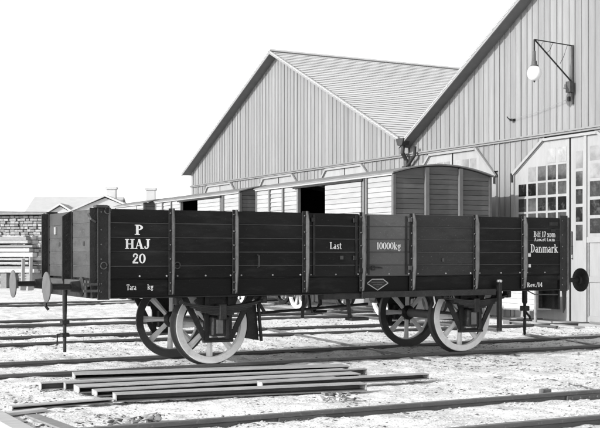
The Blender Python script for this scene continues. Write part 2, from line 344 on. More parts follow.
track('track along the shed front', [((6.53+s*G2, 3.2, -.002), (6.53+s*G2, 34, -.002)) for s in (-1, 1)])
track('old rails crossing the yard', [((1.95, 6.2, -.015), (1.02, -1.35, -.03)), ((5.45, 2.0, -.015), (4.85, -.9, -.03)), ((1.25, -3.1, -.055), (.78, -5.0, -.055))])
for x_, y_ in ((.22, -5.32), (-3.1, -5.32), (-.6, -6.72)): fishplate(x_, y_, .02, ft)
# ashy strip whose dark colour paints in the wagon's shadow along its track
def strip(name, x0, x1, y0, y1, lift, m, lab):
    xs = np.arange(x0, x1+.01, .07); ys = np.linspace(y0, y1, 19); A, B = np.meshgrid(xs, ys)
    edge = np.clip(np.minimum((B-y0), (y1-B))/.18, 0, 1)
    Z = gz(A, B)*.5-.03+lift-.06*(1-edge)+.03*vnoise(A, B, 9, 12)
    n = len(xs); vs = list(map(tuple, np.stack([A, B, Z], -1).reshape(-1, 3))); fs = [(j*n+i, j*n+i+1, (j+1)*n+i+1, (j+1)*n+i) for j in range(len(ys)-1) for i in range(n-1)]
    mb = MB(); mb.add(vs, fs); o = mb.build(name, m, None, smooth=True, o=(0, 0, 0)); tag(o, lab, kind='structure')
strip('track_bed_shade', -1.6, 8.7, -1.35, .68, -.015, 'shade_ash', 'ashy strip between the rails, darkened as the shadow of the wagon')

# scattered stones and debris: stuff
def scatter(name, m, n, rng, smin, smax, lab, seed):
    rs = np.random.RandomState(seed)
    base = np.array([(1,0,0),(-1,0,0),(0,1,0),(0,-1,0),(0,0,1),(0,0,-1)], float)
    fc = np.array([(0,2,4),(2,1,4),(1,3,4),(3,0,4),(2,0,5),(1,2,5),(3,1,5),(0,3,5)])
    x = rs.uniform(rng[0], rng[1], n*4); y = rng[2]+(rng[3]-rng[2])*rs.rand(n*4)**1.6
    dens = .45*vnoise(x, y, .9, seed+3)+.6*vnoise(x, y, 3.1, seed+4)+.5*rs.rand(len(x))
    keep = dens > np.sort(dens)[-n]; x = x[keep]; y = y[keep]; n = len(x)
    sc = smin+(smax-smin)*rs.rand(n)**3.5
    V = base[None]*(.6+.8*rs.rand(n, 6, 1))*sc[:, None, None]*np.array([1.5, 1, .4])
    a = rs.rand(n)*6.28; ca, sa = np.cos(a)[:, None], np.sin(a)[:, None]
    vx = V[:, :, 0]*ca-V[:, :, 1]*sa+x[:, None]; vy = V[:, :, 0]*sa+V[:, :, 1]*ca+y[:, None]; vz = V[:, :, 2]+(gz(x, y)+sc*.15)[:, None]
    P = np.stack([vx, vy, vz], -1).reshape(-1, 3); F = (fc[None]+6*np.arange(n)[:, None, None]).reshape(-1, 3)
    me = bpy.data.meshes.new(name); me.from_pydata(P.tolist(), [], F.tolist()); me.materials.append(M[m]); me.update()
    o = bpy.data.objects.new(name, me); COL.objects.link(o); tag(o, lab, kind='stuff')
scatter('stones', 'stone', 42000, (-8, 9, -9.5, 9), .004, .024, 'pale stones and clods strewn over the yard', 11)
scatter('cinders', 'coal', 30000, (-8, 9, -9.5, 9), .003, .021, 'dark cinders and scraps strewn over the yard', 23)

# ------------------------------------------------------------ the two engine sheds
XF = 8.9
def rake(y, ey0, ay, az, ey1, ez0, ez1):
    return az+(ez0-az)*(ay-y)/(ay-ey0) if y < ay else az+(ez1-az)*(y-ay)/(ey1-ay)
def shed(label, y0, y1, ey0, ey1, ay, az, ez0, ez1, ends, doors, depth=28, pitch=.232):
    S = empty('engine_shed', (XF, (y0+y1)/2, -.06), label, 'shed')
    zr = lambda y: rake(y, ey0, ay, az, ey1, ez0, ez1)-.07
    MB().prism([(y0, -.3), (y1, -.3), (y1, zr(y1)), (ay, zr(ay)), (y0, zr(y0))], 'X', XF+.06, XF+.2).build('wall', 'batten', S)
    MB().box(XF+.2, XF+depth, y0, y0+.15, -.3, zr(y0)).build('wall', 'clad', S); MB().box(XF+.2, XF+depth, y1-.15, y1, -.3, zr(y1)).build('wall', 'clad', S)
    MB().box(XF+depth-.15, XF+depth, y0+.15, y1-.15, -.3, zr(y0)).build('wall', 'clad', S)
    # vertical boards and cover battens, one by one; upper gable and the band under the belt rail
    n = int((y1-y0)/pitch); pitch = (y1-y0)/n; ZB = 4.14
    def covered(a, b, z):           # is this stretch of the wall a doorway at height z
        return any(d0-.02 < (a+b)/2 < d1+.02 for d0, d1, *_ in doors)
    for i in range(n):
        a, b = y0+i*pitch, y0+(i+1)*pitch; dx = random.uniform(-.005, .005); bj = random.uniform(-.012, .012)
        def slab(a, b, x0, x1, zlo, name, m):
            ya, yb = a, b; pts = [(ya, zlo), (yb, zlo), (yb, zr(yb))]
            if ya < ay < yb: pts.append((ay, zr(ay)))
            pts.append((ya, zr(ya))); MB().prism(pts, 'X', x0, x1).build(name, m, S)
        slab(a+.004, b-.004, XF+dx, XF+.055, ZB+.07, 'wall_board', 'clad')
        if i: slab(a-.02+bj, a+.02+bj+random.uniform(-.006, .006), XF-.016+dx, XF-.006, ZB+.07, 'batten', 'batten')
        def chamf(y):               # height of the door head at y, or None
            for d0, d1, f0, f1, zs, zt in doors:
                if d0 <= y <= d1:
                    if y < f0: return zs+(zt-zs)*(y-d0)/max(f0-d0, 1e-3)
                    if y > f1: return zs+(zt-zs)*(d1-y)/max(d1-f1, 1e-3)
                    return zt
            return None
        for (p, q_, x0, x1, nm, m) in ((a+.004, b-.004, XF+dx, XF+.055, 'wall_board', 'clad'), (a-.02, a+.02, XF-.016+dx, XF-.006, 'batten', 'batten')):
            if nm == 'batten' and not i: continue
            h0, h1 = chamf(p), chamf(q_)
            z0 = -.08 if h0 is None else h0+.05; z1 = -.08 if h1 is None else h1+.05
            if h0 is None and h1 is not None: z0 = z1 if (h1 > 1) else z0
            if h1 is None and h0 is not None: z1 = z0
            if min(z0, z1) > ZB-.09: continue
            MB().prism([(p, min(z0, ZB-.04)), (q_, min(z1, ZB-.04)), (q_, ZB-.02), (p, ZB-.02)], 'X', x0, x1).build(nm, m, S)
    MB().box(XF-.055, XF+.05, y0, y1, ZB-.02, ZB+.055).build('belt_rail', 'clad', S)
    MB().box(XF-.085, XF-.056, y0, y1, ZB+.025, ZB+.06).build('belt_rail', 'batten', S)
    # roof
    ov = .34
    for sgn, (e, ez) in ((-1, (ey0, ez0)), (1, (ey1, ez1))):
        dy, dz = e-ay, ez-az; L = math.hypot(dy, dz); ny_, nz_ = -dz/L*(1 if dy > 0 else -1), abs(dy)/L
        nn = 40
        deck = [(ay, az-.03), (e, ez-.03), (e, ez-.07), (ay, az-.07)]
        MB().prism(deck, 'X', XF-ov+.02, XF+depth).build('roof_deck', 'soffit', S)
        bd = .095
        bo = [(ay, az+.03), (e+.02*sgn, ez+.03), (e+.02*sgn, ez-bd), (ay, az-bd)]
        MB().prism(bo, 'X', XF-ov-.02, XF-ov+.017).build('bargeboard', 'barge', S)
        for k in range(nn):
            t0, t1 = k/nn, min((k+1.12)/nn, 1.0); p0 = (ay+dy*t0, az+dz*t0); p1 = (ay+dy*t1, az+dz*t1)
            lo, hi = .003, .007                # each course rides over the one below it
            poly = [(p0[0]+ny_*-.02, p0[1]-.026), (p1[0], p1[1]+lo), (p1[0], p1[1]+hi), (p0[0], p0[1]-.012)]
            MB().prism(poly, 'X', XF-ov-.03, XF+depth).build('roof_course', 'slate', S)
    MB().bar((XF-ov-.04, ay, az+.03), (XF+depth, ay, az+.03), .2, .05).build('ridge_cap', 'slate', S)
    for (d0, d1, f0, f1, zs, zt), cols in zip(doors, ends): door(S, d0, d1, f0, f1, zs, zt, cols)
    return S

def door(S, d0, d1, f0, f1, zs, zt, style):
    mid = (d0+d1)/2; x = XF-.03; Z0 = -.03
    def leaf(ya, yb, poly, panes, whitez):
        L = MB().prism(poly, 'X', x, x+.055).build('door_leaf', 'leaf', S)
        ORG[L.name] = org(S)
        for (a, b, c, d) in panes:
            m = 'lime' if c > whitez+random.uniform(-.05, .3) else 'glass'
            pbox('pane', m, L, x-.006, x-.001, a, b, c, d, bevel=.001)
        return L
    def grid(cols, rows, lim):
        out = []
        for a, b in cols:
            for c, d in rows:
                if all(d < lim(y)-.09 for y in (a, b)): out.append((a, b, c, d))
        return out
    def lim(y):
        if y > f1: return zs+(zt-zs)*(d1-y)/max(d1-f1, 1e-3)
        if y < f0: return zs+(zt-zs)*(y-d0)/max(f0-d0, 1e-3)
        return zt
    rows = [(1.78, 2.06), (2.11, 2.39), (2.44, 2.74), (2.80, 3.08), (3.13, 3.46), (3.51, 3.84)]
    w = (d1-mid-.30)/5; cols = [(mid+.12+k*w*1.04, mid+.12+k*w*1.04+w*.84) for k in range(5)]
    pl = [(mid+.03, Z0), (d1, Z0), (d1, zs), (f1, zt), (mid+.03, zt)]
    lf = leaf(mid, d1, pl, grid(cols, rows, lim), 3.1)
    if style == 'wicket':
        pr = [(d0, Z0), (mid-.03, Z0), (mid-.03, zt), (f0, zt), (d0, zs)]
        c1 = [(mid-.40, mid-.19)]; rows1 = [(1.75, 2.09), (2.16, 2.48), (2.55, 2.87), (2.94, 3.26), (3.33, 3.70)]
        c2 = [(mid-1.05, mid-.63), (mid-1.55, mid-1.13)]; rows2 = [(1.90, 2.22), (2.29, 2.62), (2.69, 3.02), (3.09, 3.40), (3.47, 3.78)]
        rf = leaf(d0, mid, pr, grid(c1, rows1, lim)+grid(c2, rows2, lim), 2.95)
        MB().box(x-.035, x-.004, mid-.55, mid-.47, Z0, zt).build('stile', 'trim', rf)
        MB().box(x-.02, x-.008, mid-.475, mid-.445, .2, zt-.1).build('gap_strip', 'oldwood', rf)
        MB().box(x-.03, x-.002, d0+.1, mid-.56, 1.70, 1.82).build('door_rail', 'trim', rf)
        MB().box(x-.025, x-.002, mid-.62, mid-.58, .1, 1.7).build('panel_bead', 'oldwood', rf)
        for z in (.0, .85): MB().box(x-.03, x-.002, d0+.1, mid-.63, z, z+.12).build('door_rail', 'trim', rf)
    else:
        pr = [(d0, Z0), (mid-.03, Z0), (mid-.03, zt), (f0, zt), (d0, zs)]
        cols2 = [(2*mid-b, 2*mid-a) for a, b in cols]
        rf = leaf(d0, mid, pr, grid(cols2, rows, lim), 3.1)
    # frame strips: the outer frame, the sloping heads and the dark centre slit
    for a, b in (((f1, zt), (d1, zs)), ((f0, zt), (d0, zs))):
        MB().bar((x-.03, a[0], a[1]+.03), (x-.03, b[0], b[1]+.03), .06, .06, up=(1, 0, 0)).build('door_frame', 'trim', S)
        MB().bar((x-.012, a[0], a[1]-.02), (x-.012, b[0], b[1]-.02), .02, .015, up=(1, 0, 0)).build('door_frame', 'oldwood', S)
    MB().box(x-.06, x, f0, f1, zt-.01, zt+.05).build('door_frame', 'trim', S)
    MB().box(x+.01, x+.028, mid-.03, mid+.03, Z0, zt-.01).build('door_slit', 'dark', S)
    for y in (d0, d1):
        MB().box(x-.05, x+.05, y-.05, y-.002 if y == d0 else y+.05, Z0, zs).build('door_frame', 'trim', S)
        for z in (.5, 3.15): MB().box(x-.08, x-.03, y-.03, y+.03, z, z+.16).build('hinge', 'iron', S)
    for y in (mid+.09, mid-.09):
        MB().tube([(x-.005, y, 1.35), (x-.07, y, 1.36), (x-.07, y, 1.62), (x-.005, y, 1.63)], .012, 6).build('handle', 'iron', S)
    return

# label, wall y0,y1, eaves, apex, heights ; doors: (y0,y1, flat y0,y1, shoulder z, head z)
rightD = [(-1.9, 1.9, -.85, .85, 3.3, 4.03), (2.66, 6.54, 3.72, 5.47, 3.31, 4.03), (7.2, 10.8, 8.0, 9.98, 3.3, 4.05)]
shed('nearer grey board-and-batten engine shed carrying the globe lamp', -4.9, 11.0, -5.3, 11.02, 2.86, 9.16, 4.42, 4.42, ['pair', 'wicket', 'pair'], rightD, pitch=.202)
leftD = [(12.6, 16.4, 13.5, 15.6, 3.3, 4.05), (17.0, 20.8, 17.9, 20.0, 3.3, 4.05), (21.9, 25.7, 22.8, 24.9, 3.3, 4.05)]
shed('farther pale engine shed whose whole gable and roof show', 11.09, 26.7, 11.06, 26.84, 18.95, 8.26, 4.60, 4.68, ['pair', 'pair', 'pair'], leftD)
# rainwater hopper and pipes in the valley
hp = empty('downpipe', (8.5, 11.0, .0), 'dark rainwater hopper and downpipe in the valley between the two sheds', 'downpipe')
MB().prism([(10.72, 4.58), (11.1, 4.58), (11.03, 4.40), (10.8, 4.40)], 'X', 8.50, 8.72).build('hopper', 'lead_pipe', hp)
MB().tube([(8.62, 10.92, 4.42), (8.62, 10.95, 4.2), (8.78, 11.0, 4.0), (8.80, 11.0, -.05)], .06, 10).build('pipe', 'lead_pipe', hp, smooth=True)
MB().tube([(8.72, 10.5, 4.34), (8.74, 10.55, 4.1), (8.78, 10.94, 3.85)], .045, 8).build('branch_pipe', 'lead_pipe', hp, smooth=True)
MB().box(8.7, 8.88, 10.9, 11.1, 3.78, 3.85).build('pipe_bracket', 'lead_pipe', hp)
# shed threshold sill under the right doors
MB().box(8.45, 8.86, 2.5, 6.6, -.2, -.022).build('door_sill', 'trim', None, o=(8.6, 4.5, -.1)); tag(bpy.data.objects['door_sill'], 'pale stone sill before the shed doors', kind='structure')

# wall lamp
lp = empty('wall_lamp', (8.84, 4.5, 5.2), 'white globe lamp on an iron bracket high on the nearer shed', 'lamp')
xw = 8.84
MB().box(xw-.02, xw+.02, 4.47, 4.53, 4.75, 6.04).build('wall_post', 'ironpale', lp)
MB().tube([(xw, 4.5, 6.03), (7.78, 4.5, 6.07)], .012, 6).build('arm', 'iron', lp)
MB().tube([(xw-.02, 4.5, 5.24), (7.80, 4.5, 6.06)], .017, 6).build('strut', 'iron', lp)
for xa, xb, h in ((8.72, 8.5, .42), (8.3, 8.12, .22), (8.02, 7.95, .1)):
    MB().tube([(xa, 4.5, 6.03), (xa-.03, 4.5, 6.0), ((xa+xb)/2, 4.5, 5.96-h*.4), (xb, 4.5, 6.03-h)], .006, 5).build('scroll', 'iron', lp)
MB().tube([(7.78, 4.5, 6.07), (7.78, 4.5, 5.80)], .018, 6).build('hanger', 'iron', lp)
MB().lathe([(0, 5.82), (.03, 5.82), (.035, 5.62), (.055, 5.60), (.06, 5.53), (.085, 5.51), (.085, 5.48), (0, 5.48)], 'Z', (7.78, 4.5, 0), 14, closed=False).build('collar', 'ironpale', lp, smooth=True)
MB().lathe([(.155*math.sin(R(a)), .165*math.cos(R(a))) for a in range(0, 181, 10)], 'Z', (7.78, 4.5, 5.345), 24, closed=False).build('globe', 'opal', lp, smooth=True)
MB().lathe([(0, 5.185), (.02, 5.18), (.02, 5.16), (0, 5.14)], 'Z', (7.78, 4.5, 0), 8, closed=False).build('knob', 'iron', lp)
MB().box(xw-.09, xw+.02, 4.60, 4.69, 5.10, 5.2).build('insulator', 'trim', lp)
MB().box(xw-.12, xw-.021, 4.43, 4.57, 5.0, 5.24).build('junction_box', 'ironpale', lp)
MB().box(xw-.05, xw+.02, 4.54, 4.6, 4.82, 4.92).build('cleat', 'iron', lp)
ck = empty('rope_cleat', (8.84, 6.55, 4.62), 'small iron cleat on the nearer shed wall, left of the globe lamp', 'cleat')
MB().box(8.8, 8.89, 6.5, 6.62, 4.60, 4.65).build('plate', 'iron', ck); MB().tube([(8.80, 6.56, 4.62), (8.74, 6.58, 4.65), (8.73, 6.62, 4.7)], .014, 6).build('hook', 'iron', ck)
MB().tube([(8.80, 6.52, 4.64), (8.82, 5.8, 4.68), (8.81, 4.56, 4.87)], .004, 4).build('cord', 'oldwood', ck)

# ------------------------------------------------------------ wheels
def spoke_mb(r0, r1):
    mb = MB(); vs = []
    for r, w, d in ((r0, .030, .034), (r0+.1, .031, .026), (r1, .044, .020)):
        vs += [(-w, -d*.4, r), (0, -d, r), (w, -d*.4, r), (w, d*.4, r), (0, d, r), (-w, d*.4, r)]
    fs = [(6*j+i, 6*j+(i+1) % 6, 6*j+6+(i+1) % 6, 6*j+6+i) for j in range(2) for i in range(6)]+[tuple(range(6)), tuple(range(12, 18))]
    return mb.add(vs, fs)
def wheel(parent, x, yo, out, Rw=.511, ns=8, white='wheel', ph=2.0, face=True):
    """yo = outer face, out = -1 or 1: which way is outside; thing > wheel > rim, spoke, hub"""
    s = -out; c = (x, yo, Rw); k = Rw/.511
    prof = [(.436*k, .004*s), (.500*k, .004*s), (Rw, .018*s), (Rw+.002, .095*s), (Rw+.03, .112*s), (Rw+.03, .13*s), (.44*k, .133*s), (.432*k, .09*s), (.432*k, .03*s)]
    wh = MB().lathe(prof, 'Y', c, 48).build('wheel', 'tyre', parent, smooth=True)
    if face: MB().lathe([(.417*k, 0), (.497*k, 0), (.506*k, .010*s), (.497*k, .0035*s), (.434*k, .0035*s), (.430*k, .06*s), (.414*k, .06*s)], 'Y', c, 48).build('rim', white, wh, smooth=True)
    else: MB().lathe([(.40*k, .02*s), (.419*k, .02*s), (.419*k, .10*s), (.40*k, .10*s)], 'Y', c, 48).build('rim', white, wh, smooth=True)
    MB().lathe([(0, -.03*s), (.07*k, -.03*s), (.10*k, .0*s), (.115*k, .02*s), (.115*k, .12*s), (.08*k, .15*s), (0, .15*s)], 'Y', c, 20, closed=False).build('hub', white if not face else 'iron', wh, smooth=True)
    for i in range(ns):
        shared(('spoke', round(Rw, 3)), lambda: spoke_mb(.10*k, .425*k), 'spoke', white, wh, (x, yo+.065*s, Rw), (0, R(180+ph+i*360/ns), 0), smooth=False)
    return wh

# ------------------------------------------------------------ vans along the shed front
def van(label, y0, L, x0=5.2, x1=7.84, short=False, eave=3.22):
    yc = y0+L/2; V = empty('goods_van', ((x0+x1)/2, yc, 0), label, 'goods van', 'goods vans in front of the sheds')
    zb, y1 = 1.12, y0+L; xc = (x0+x1)/2; cr = .2
    zt = lambda x: eave+cr*(1-((x-xc)/((x1-x0)/2))**2)
    nb = 19; ph = (eave-zb)/nb
    # side towards the sun: side panel, gap post, sliding door, opening, side panels with louvre
    if not short:
        sx = [('white', y0+.07, y0+1.06), ('door', y0+1.28, y0+2.95), ('open', y0+2.95, y0+4.4), ('white', y0+4.47, y0+5.2), ('louvre', y0+5.33, y0+6.02), ('white', y0+6.1, y0+L-.07)]
    else: sx = [('white', y0+.07, y0+.7), ('white', y0+.78, y0+L-.07)]
    for xa, xb, facing in ((x0, x0+.05, -1), (x1-.05, x1, 1)):
        for kind, a, b in sx:
            if kind == 'open': continue
            off = -.05*(kind == 'door')*(-facing) if False else 0
            d = facing*.055 if kind == 'door' else 0
            hgt = eave-.06 if kind != 'door' else eave-.12
            n = int((hgt-zb)/ph); p2 = (hgt-zb)/n
            for i in range(n):
                if kind == 'louvre' and i > n*.45:
                    MB().bar(((xa+xb)/2+facing*.01, a+.005, zb+(i+.5)*p2), ((xa+xb)/2+facing*.01, b-.005, zb+(i+.5)*p2), .012, .108, up=(facing*-.22, 0, .97)).build('slat', 'vanwhite', V)
                    continue
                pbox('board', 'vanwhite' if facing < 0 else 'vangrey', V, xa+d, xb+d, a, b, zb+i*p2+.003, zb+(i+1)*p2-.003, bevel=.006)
    # dark lining that closes the body, with the open doorway left out
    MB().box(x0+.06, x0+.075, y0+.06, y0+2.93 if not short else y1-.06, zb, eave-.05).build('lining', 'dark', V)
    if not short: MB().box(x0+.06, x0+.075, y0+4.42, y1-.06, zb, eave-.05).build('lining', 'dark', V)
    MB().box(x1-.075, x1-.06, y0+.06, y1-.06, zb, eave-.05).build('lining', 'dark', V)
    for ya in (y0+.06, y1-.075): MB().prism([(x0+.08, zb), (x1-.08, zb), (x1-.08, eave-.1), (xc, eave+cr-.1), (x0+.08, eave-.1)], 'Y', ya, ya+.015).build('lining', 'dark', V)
    # ends: three panels of narrow boards between posts
    px = [x0, x0+(x1-x0)*.325, x0+(x1-x0)*.67, x1]
    for ye, f in ((y0, -1), (y1, 1)):
        ya, yb = (ye, ye+.05) if f < 0 else (ye-.05, ye)
        for k in range(3):
            a, b = px[k]+.05, px[k+1]-.05
            for i in range(nb+2):
                z0 = zb+i*ph+.003; z1 = z0+ph-.006; top = min(zt(a), zt(b))-.05
                if z0 > top-.03: continue
                pbox('board', 'vangrey', V, a, b, ya, yb, z0, min(z1, top), bevel=.006)
            zc = min(zt(a), zt(b))-.06
            pts = [(a, zc-.02), (b, zc-.02)]+[(b+(a-b)*t/6, zt(b+(a-b)*t/6)-.02) for t in range(7)]
            MB().prism(pts, 'Y', ya+.01*(f < 0), yb-.01*(f > 0)).build('end_board', 'vangrey', V)
        for k in (1, 2):
            MB().box(px[k]-.045, px[k]+.045, ye-.06 if f < 0 else ye-.04, ye+.04 if f < 0 else ye+.06, .95, zt(px[k])-.03).build('end_post', 'vanpost', V)
        for k in (0, 3):
            xa = px[k]-(.01 if k == 0 else .06); MB().box(xa, xa+.07, ye-.02 if f < 0 else ye-.06, ye+.06 if f < 0 else ye+.02, .95, eave-.02).build('corner_post', 'vangrey', V)
    # side posts, door rail and dark gap
    if not short:
        for yp in (y0+1.10, y0+1.22): MB().box(x0-.03, x0+.05, yp-.035, yp+.035, .98, eave-.06).build('side_post', 'vanpost', V)
        MB().box(x0+.01, x0+.04, y0+1.135, y0+1.185, zb, eave-.1).build('gap_strip', 'dark', V)
        for yp in (y0+4.43, y0+5.27, y0+6.06): MB().box(x0-.03, x0+.05, yp-.035, yp+.035, .98, eave-.06).build('side_post', 'vanpost', V)
        MB().box(x0-.075, x0-.035, y0+1.2, y0+4.6, eave-.11, eave-.06).build('door_rail', 'iron', V)
        MB().bar((x0-.03, y0+5.36, 2.1), (x0-.03, y0+6.0, 2.1), .03, .05).build('louvre_sill', 'vanpost', V)
    # roof: curved shell with a lip
    xs = [x0-.045+(x1-x0+.09)*i/14 for i in range(15)]; top = [(x, zt(min(max(x, x0), x1))+.03-(.012 if x < x0 or x > x1 else 0)) for x in xs]; bot = [(x, z-.03) for x, z in top][::-1]
    MB().prism(top+bot, 'Y', y0-.07, y1+.07).build('roof', 'vanroof', V, smooth=True)
    MB().box(x0-.035, x0-.005, y0, y1, eave-.05, eave+.0).build('eave_board', 'vanwhite', V)
    # running gear
    for xs_ in (x0+.25, x1-.25): MB().box(xs_-.06, xs_+.06, y0, y1, .93, 1.115).build('sole_bar', 'iron', V)
    for ye in (y0-.02, y1-.10): MB().box(x0+.05, x1-.05, ye, ye+.12, .9, 1.115).build('headstock', 'iron', V)
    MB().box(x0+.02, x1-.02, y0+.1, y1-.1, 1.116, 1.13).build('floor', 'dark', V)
    for yw in ((yc-2.12, yc+2.12) if not short else (yc-.9, yc+.9)):
        Rw = .49
        for xo, o in ((6.53-.78, -1), (6.53+.78, 1)):
            s = -o; wh = MB().lathe([(.40, .004*s), (Rw-.01, .004*s), (Rw, .02*s), (Rw, .1*s), (Rw+.03, .115*s), (Rw+.03, .13*s), (.42, .13*s)], 'X', (xo, yw, Rw), 36).build('wheel', 'tyre', V, smooth=True)
            MB().lathe([(.385, 0), (Rw-.012, 0), (Rw-.012, .0035*s), (.40, .0035*s), (.40, .06*s), (.385, .06*s)], 'X', (xo, yw, Rw), 36).build('rim', 'wheel', wh, smooth=True)
            MB().lathe([(0, -.03*s), (.09, -.03*s), (.11, .1*s), (0, .1*s)], 'X', (xo, yw, Rw), 14, closed=False).build('hub', 'iron', wh)
            for i in range(8): shared('vspoke', lambda: MB().prism([(-.035, .09), (.035, .09), (.05, .39), (-.05, .39)], 'X', -.015, .015), 'spoke', 'wheel', wh, (xo+.06*s, yw, Rw), (R(22.5+45*i), 0, 0), smooth=False)
            xg = xo+.19*o
            MB().prism([(yw-.55, .93), (yw-.45, .93), (yw-.14, .40), (yw+.14, .40), (yw+.45, .93), (yw+.55, .93), (yw+.18, .33), (yw-.18, .33)], 'X', xg-.01, xg+.01).build('axle_guard', 'iron', V)
            MB().box(xg-.1, xg+.1, yw-.12, yw+.12, .38, .64).build('axle_box', 'iron', V, bevel=.02)
            for j in range(4): MB().prism([(yw-.62+.13*j, .90-.026*j), (yw, .72-.026*j), (yw+.62-.13*j, .90-.026*j), (yw, .745-.026*j)], 'X', xg-.04, xg+.04).build('spring_leaf', 'iron', V)
        MB().tube([(5.6, yw, Rw), (7.46, yw, Rw)], .06, 10).build('axle', 'iron', V, smooth=True)
    for ye, f in ((y0-.02, -1), (y1+.02, 1)):
        for xb in (6.53-.875, 6.53+.875):
            b = MB().lathe([(.10, 0), (.085, .22*f), (.04, .23*f), (.04, .52*f), (0, .52*f)], 'Y', (xb, ye, 1.04), 14, closed=False).build('buffer', 'iron', V, smooth=True)
            MB().lathe([(0, .50*f), (.17, .51*f), (.18, .53*f), (.12, .55*f), (0, .56*f)], 'Y', (xb, ye, 1.04), 24, closed=False).build('buffer_head', 'ironpale', b, smooth=True)
    return V
van('grey-ended goods van nearest the camera, its white sunlit side door slid open', 6.08, 6.9)
van('white-sided goods van standing in the middle of the row of three', 14.05, 6.75)
van('short goods van at the far left end of the row, past the shed corner', 21.95, 3.1, short=True)

# ------------------------------------------------------------ the open goods wagon
WG = empty('open_goods_wagon', (0, 0, 0), 'black five-plank open goods wagon lettered P HAJ 20 with white wheels', 'goods wagon')
ROWS = [1.135, 1.292, 1.468, 1.646, 1.823, 2.0]
POST = [-3.61, -2.72, -1.85, -.82, .055, .88, 1.97, 2.855, 3.62]
YF = -1.15
for side in (-1, 1):
    ya, yb = (YF, YF+.05) if side < 0 else (-YF-.05, -YF)
    for k in range(8):
        a, b = POST[k]+.035, POST[k+1]-.035
        if k in (3, 4): a += .015; b -= .015
        m = 'door' if (k == 4 and side < 0) else ('worn' if (k == 5 and side < 0) else 'black')
        for i in range(5):
            dy = random.uniform(-.003, .003)
            o = pbox('board', m, WG, a, b, ya+dy, yb+dy, ROWS[i]+.004, ROWS[i+1]-.004-(.004 if i == 4 else 0), bevel=.006)
            o.rotation_euler = (random.uniform(-.012, .012), random.uniform(-.0012, .0012), 0); o.location.z += random.uniform(-.0015, .0015)
            if m == 'door': o['label'] = 'faded lighter door board'
        for i in range(1, 5):
            pbox('joint_bead', 'lining', WG, a, b, *((YF+.004, YF+.012) if side < 0 else (-YF-.012, -YF-.004)), ROWS[i]-.0055, ROWS[i]+.0055, bevel=.001)
    yl = YF+.055 if side < 0 else -YF-.07
    MB().box(-3.6, 3.6, yl, yl+.015, 1.12, 1.985).build('side_lining', 'lining', WG)
    # T-iron posts
    for k, x in enumerate(POST):
        f = side
        if k in (0, 8):
            xa, xb = (x-.075, x+.075)
            MB().box(xa, xb, *sorted((YF*-f-f*0 if False else f*1.152, f*1.166)), .885, 2.03).build('corner_post', 'iron', WG, bevel=.003)
            MB().box(xb-.012, xb+.004, *sorted((f*1.166, f*1.19)), .9, 2.0).build('corner_bead', 'ironpale', WG)
        else:
            wide = .045 if k in (3, 5) else .034
            fl = MB().box(x-wide-.012, x+wide, *sorted((f*1.151, f*1.162)), .93, 2.012).build('side_post', 'iron', WG, bevel=.002)
            pf = [(f*1.162, 2.012), (f*1.20, 2.012), (f*1.245, 1.88), (f*1.245, 1.25), (f*1.20, .95), (f*1.162, .93)]
            MB().prism(pf, 'X', x-.006, x+.006).build('post_web', 'ironpale', fl)
    if side < 0:
        for k, x in enumerate(POST):
            for z in (1.95, 1.735, 1.557, 1.38, 1.21, 1.08, .98):
                if k in (0, 8): xb = x-.03
                else: xb = x-.024
                shared('bolt', lambda: MB().lathe([(0, -.012), (.008, -.01), (.011, 0)], 'Y', (0, 0, 0), 8, closed=False), 'bolt', 'boltdark', WG, (xb, -1.163, z))
        for k in range(8):
            for t in (.06, .5, .92):
                x = POST[k]+(POST[k+1]-POST[k])*t+.02
                if t == .92: x -= .02
                shared('bolt2', lambda: MB().lathe([(0, -.014), (.009, -.012), (.012, 0)], 'Y', (0, 0, 0), 8, closed=False), 'bolt', 'bolt', WG, (x, YF-.001, 1.168))
    # sole bar: channel iron
    f = side
    MB().prism([(f*1.10, .91), (f*1.02, .91), (f*1.02, 1.13), (f*1.10, 1.13), (f*1.10, 1.115), (f*1.034, 1.115), (f*1.034, .925), (f*1.10, .925)] if False else
               [(f*1.135, .912), (f*1.02, .912), (f*1.02, 1.128), (f*1.135, 1.128)], 'X', -3.52, 3.52).build('sole_bar', 'black', WG, bevel=.004)
    MB().box(-3.54, 3.54, *sorted((f*1.02, f*1.15)), .896, .911).build('sole_flange', 'iron', WG)
# door straps, hinges, latches
for x in (-.70, -.04, .15, .77):
    st = MB().box(x-.018, x+.018, -1.160, -1.1515, 1.16, 1.97).build('door_strap', 'iron', WG)
for x, z in ((-.72, 1.90), (-.07, 1.90), (.83, 1.92), (.83, 1.25), (.02, 1.22), (-.07, 1.39), (.22, 1.25)):
    MB().box(x-.03, x+.03, -1.178, -1.161, z-.03, z+.03).build('hinge', 'ironpale' if x > .8 else 'iron', WG, bevel=.004)
for x, z in ((-3.61, 1.30), (-2.66, 1.30), (-3.56, 1.97)):
    MB().tube([(x+.04*math.cos(R(a)), -1.176, z+.04*math.sin(R(a))) for a in range(0, 360, 30)], .008, 6, closed=True).build('ring', 'ironpale', WG, smooth=True)
MB().tube([(-1.535, -1.155, 1.43), (-1.535, -1.2, 1.42), (-1.535, -1.2, 1.28), (-1.535, -1.155, 1.27)], .009, 6).build('hook', 'ironpale', WG, smooth=True)
MB().tube([(.10, -1.16, 1.25), (.30, -1.18, 1.262), (.36, -1.18, 1.25)], .010, 6).build('latch', 'iron', WG, smooth=True)
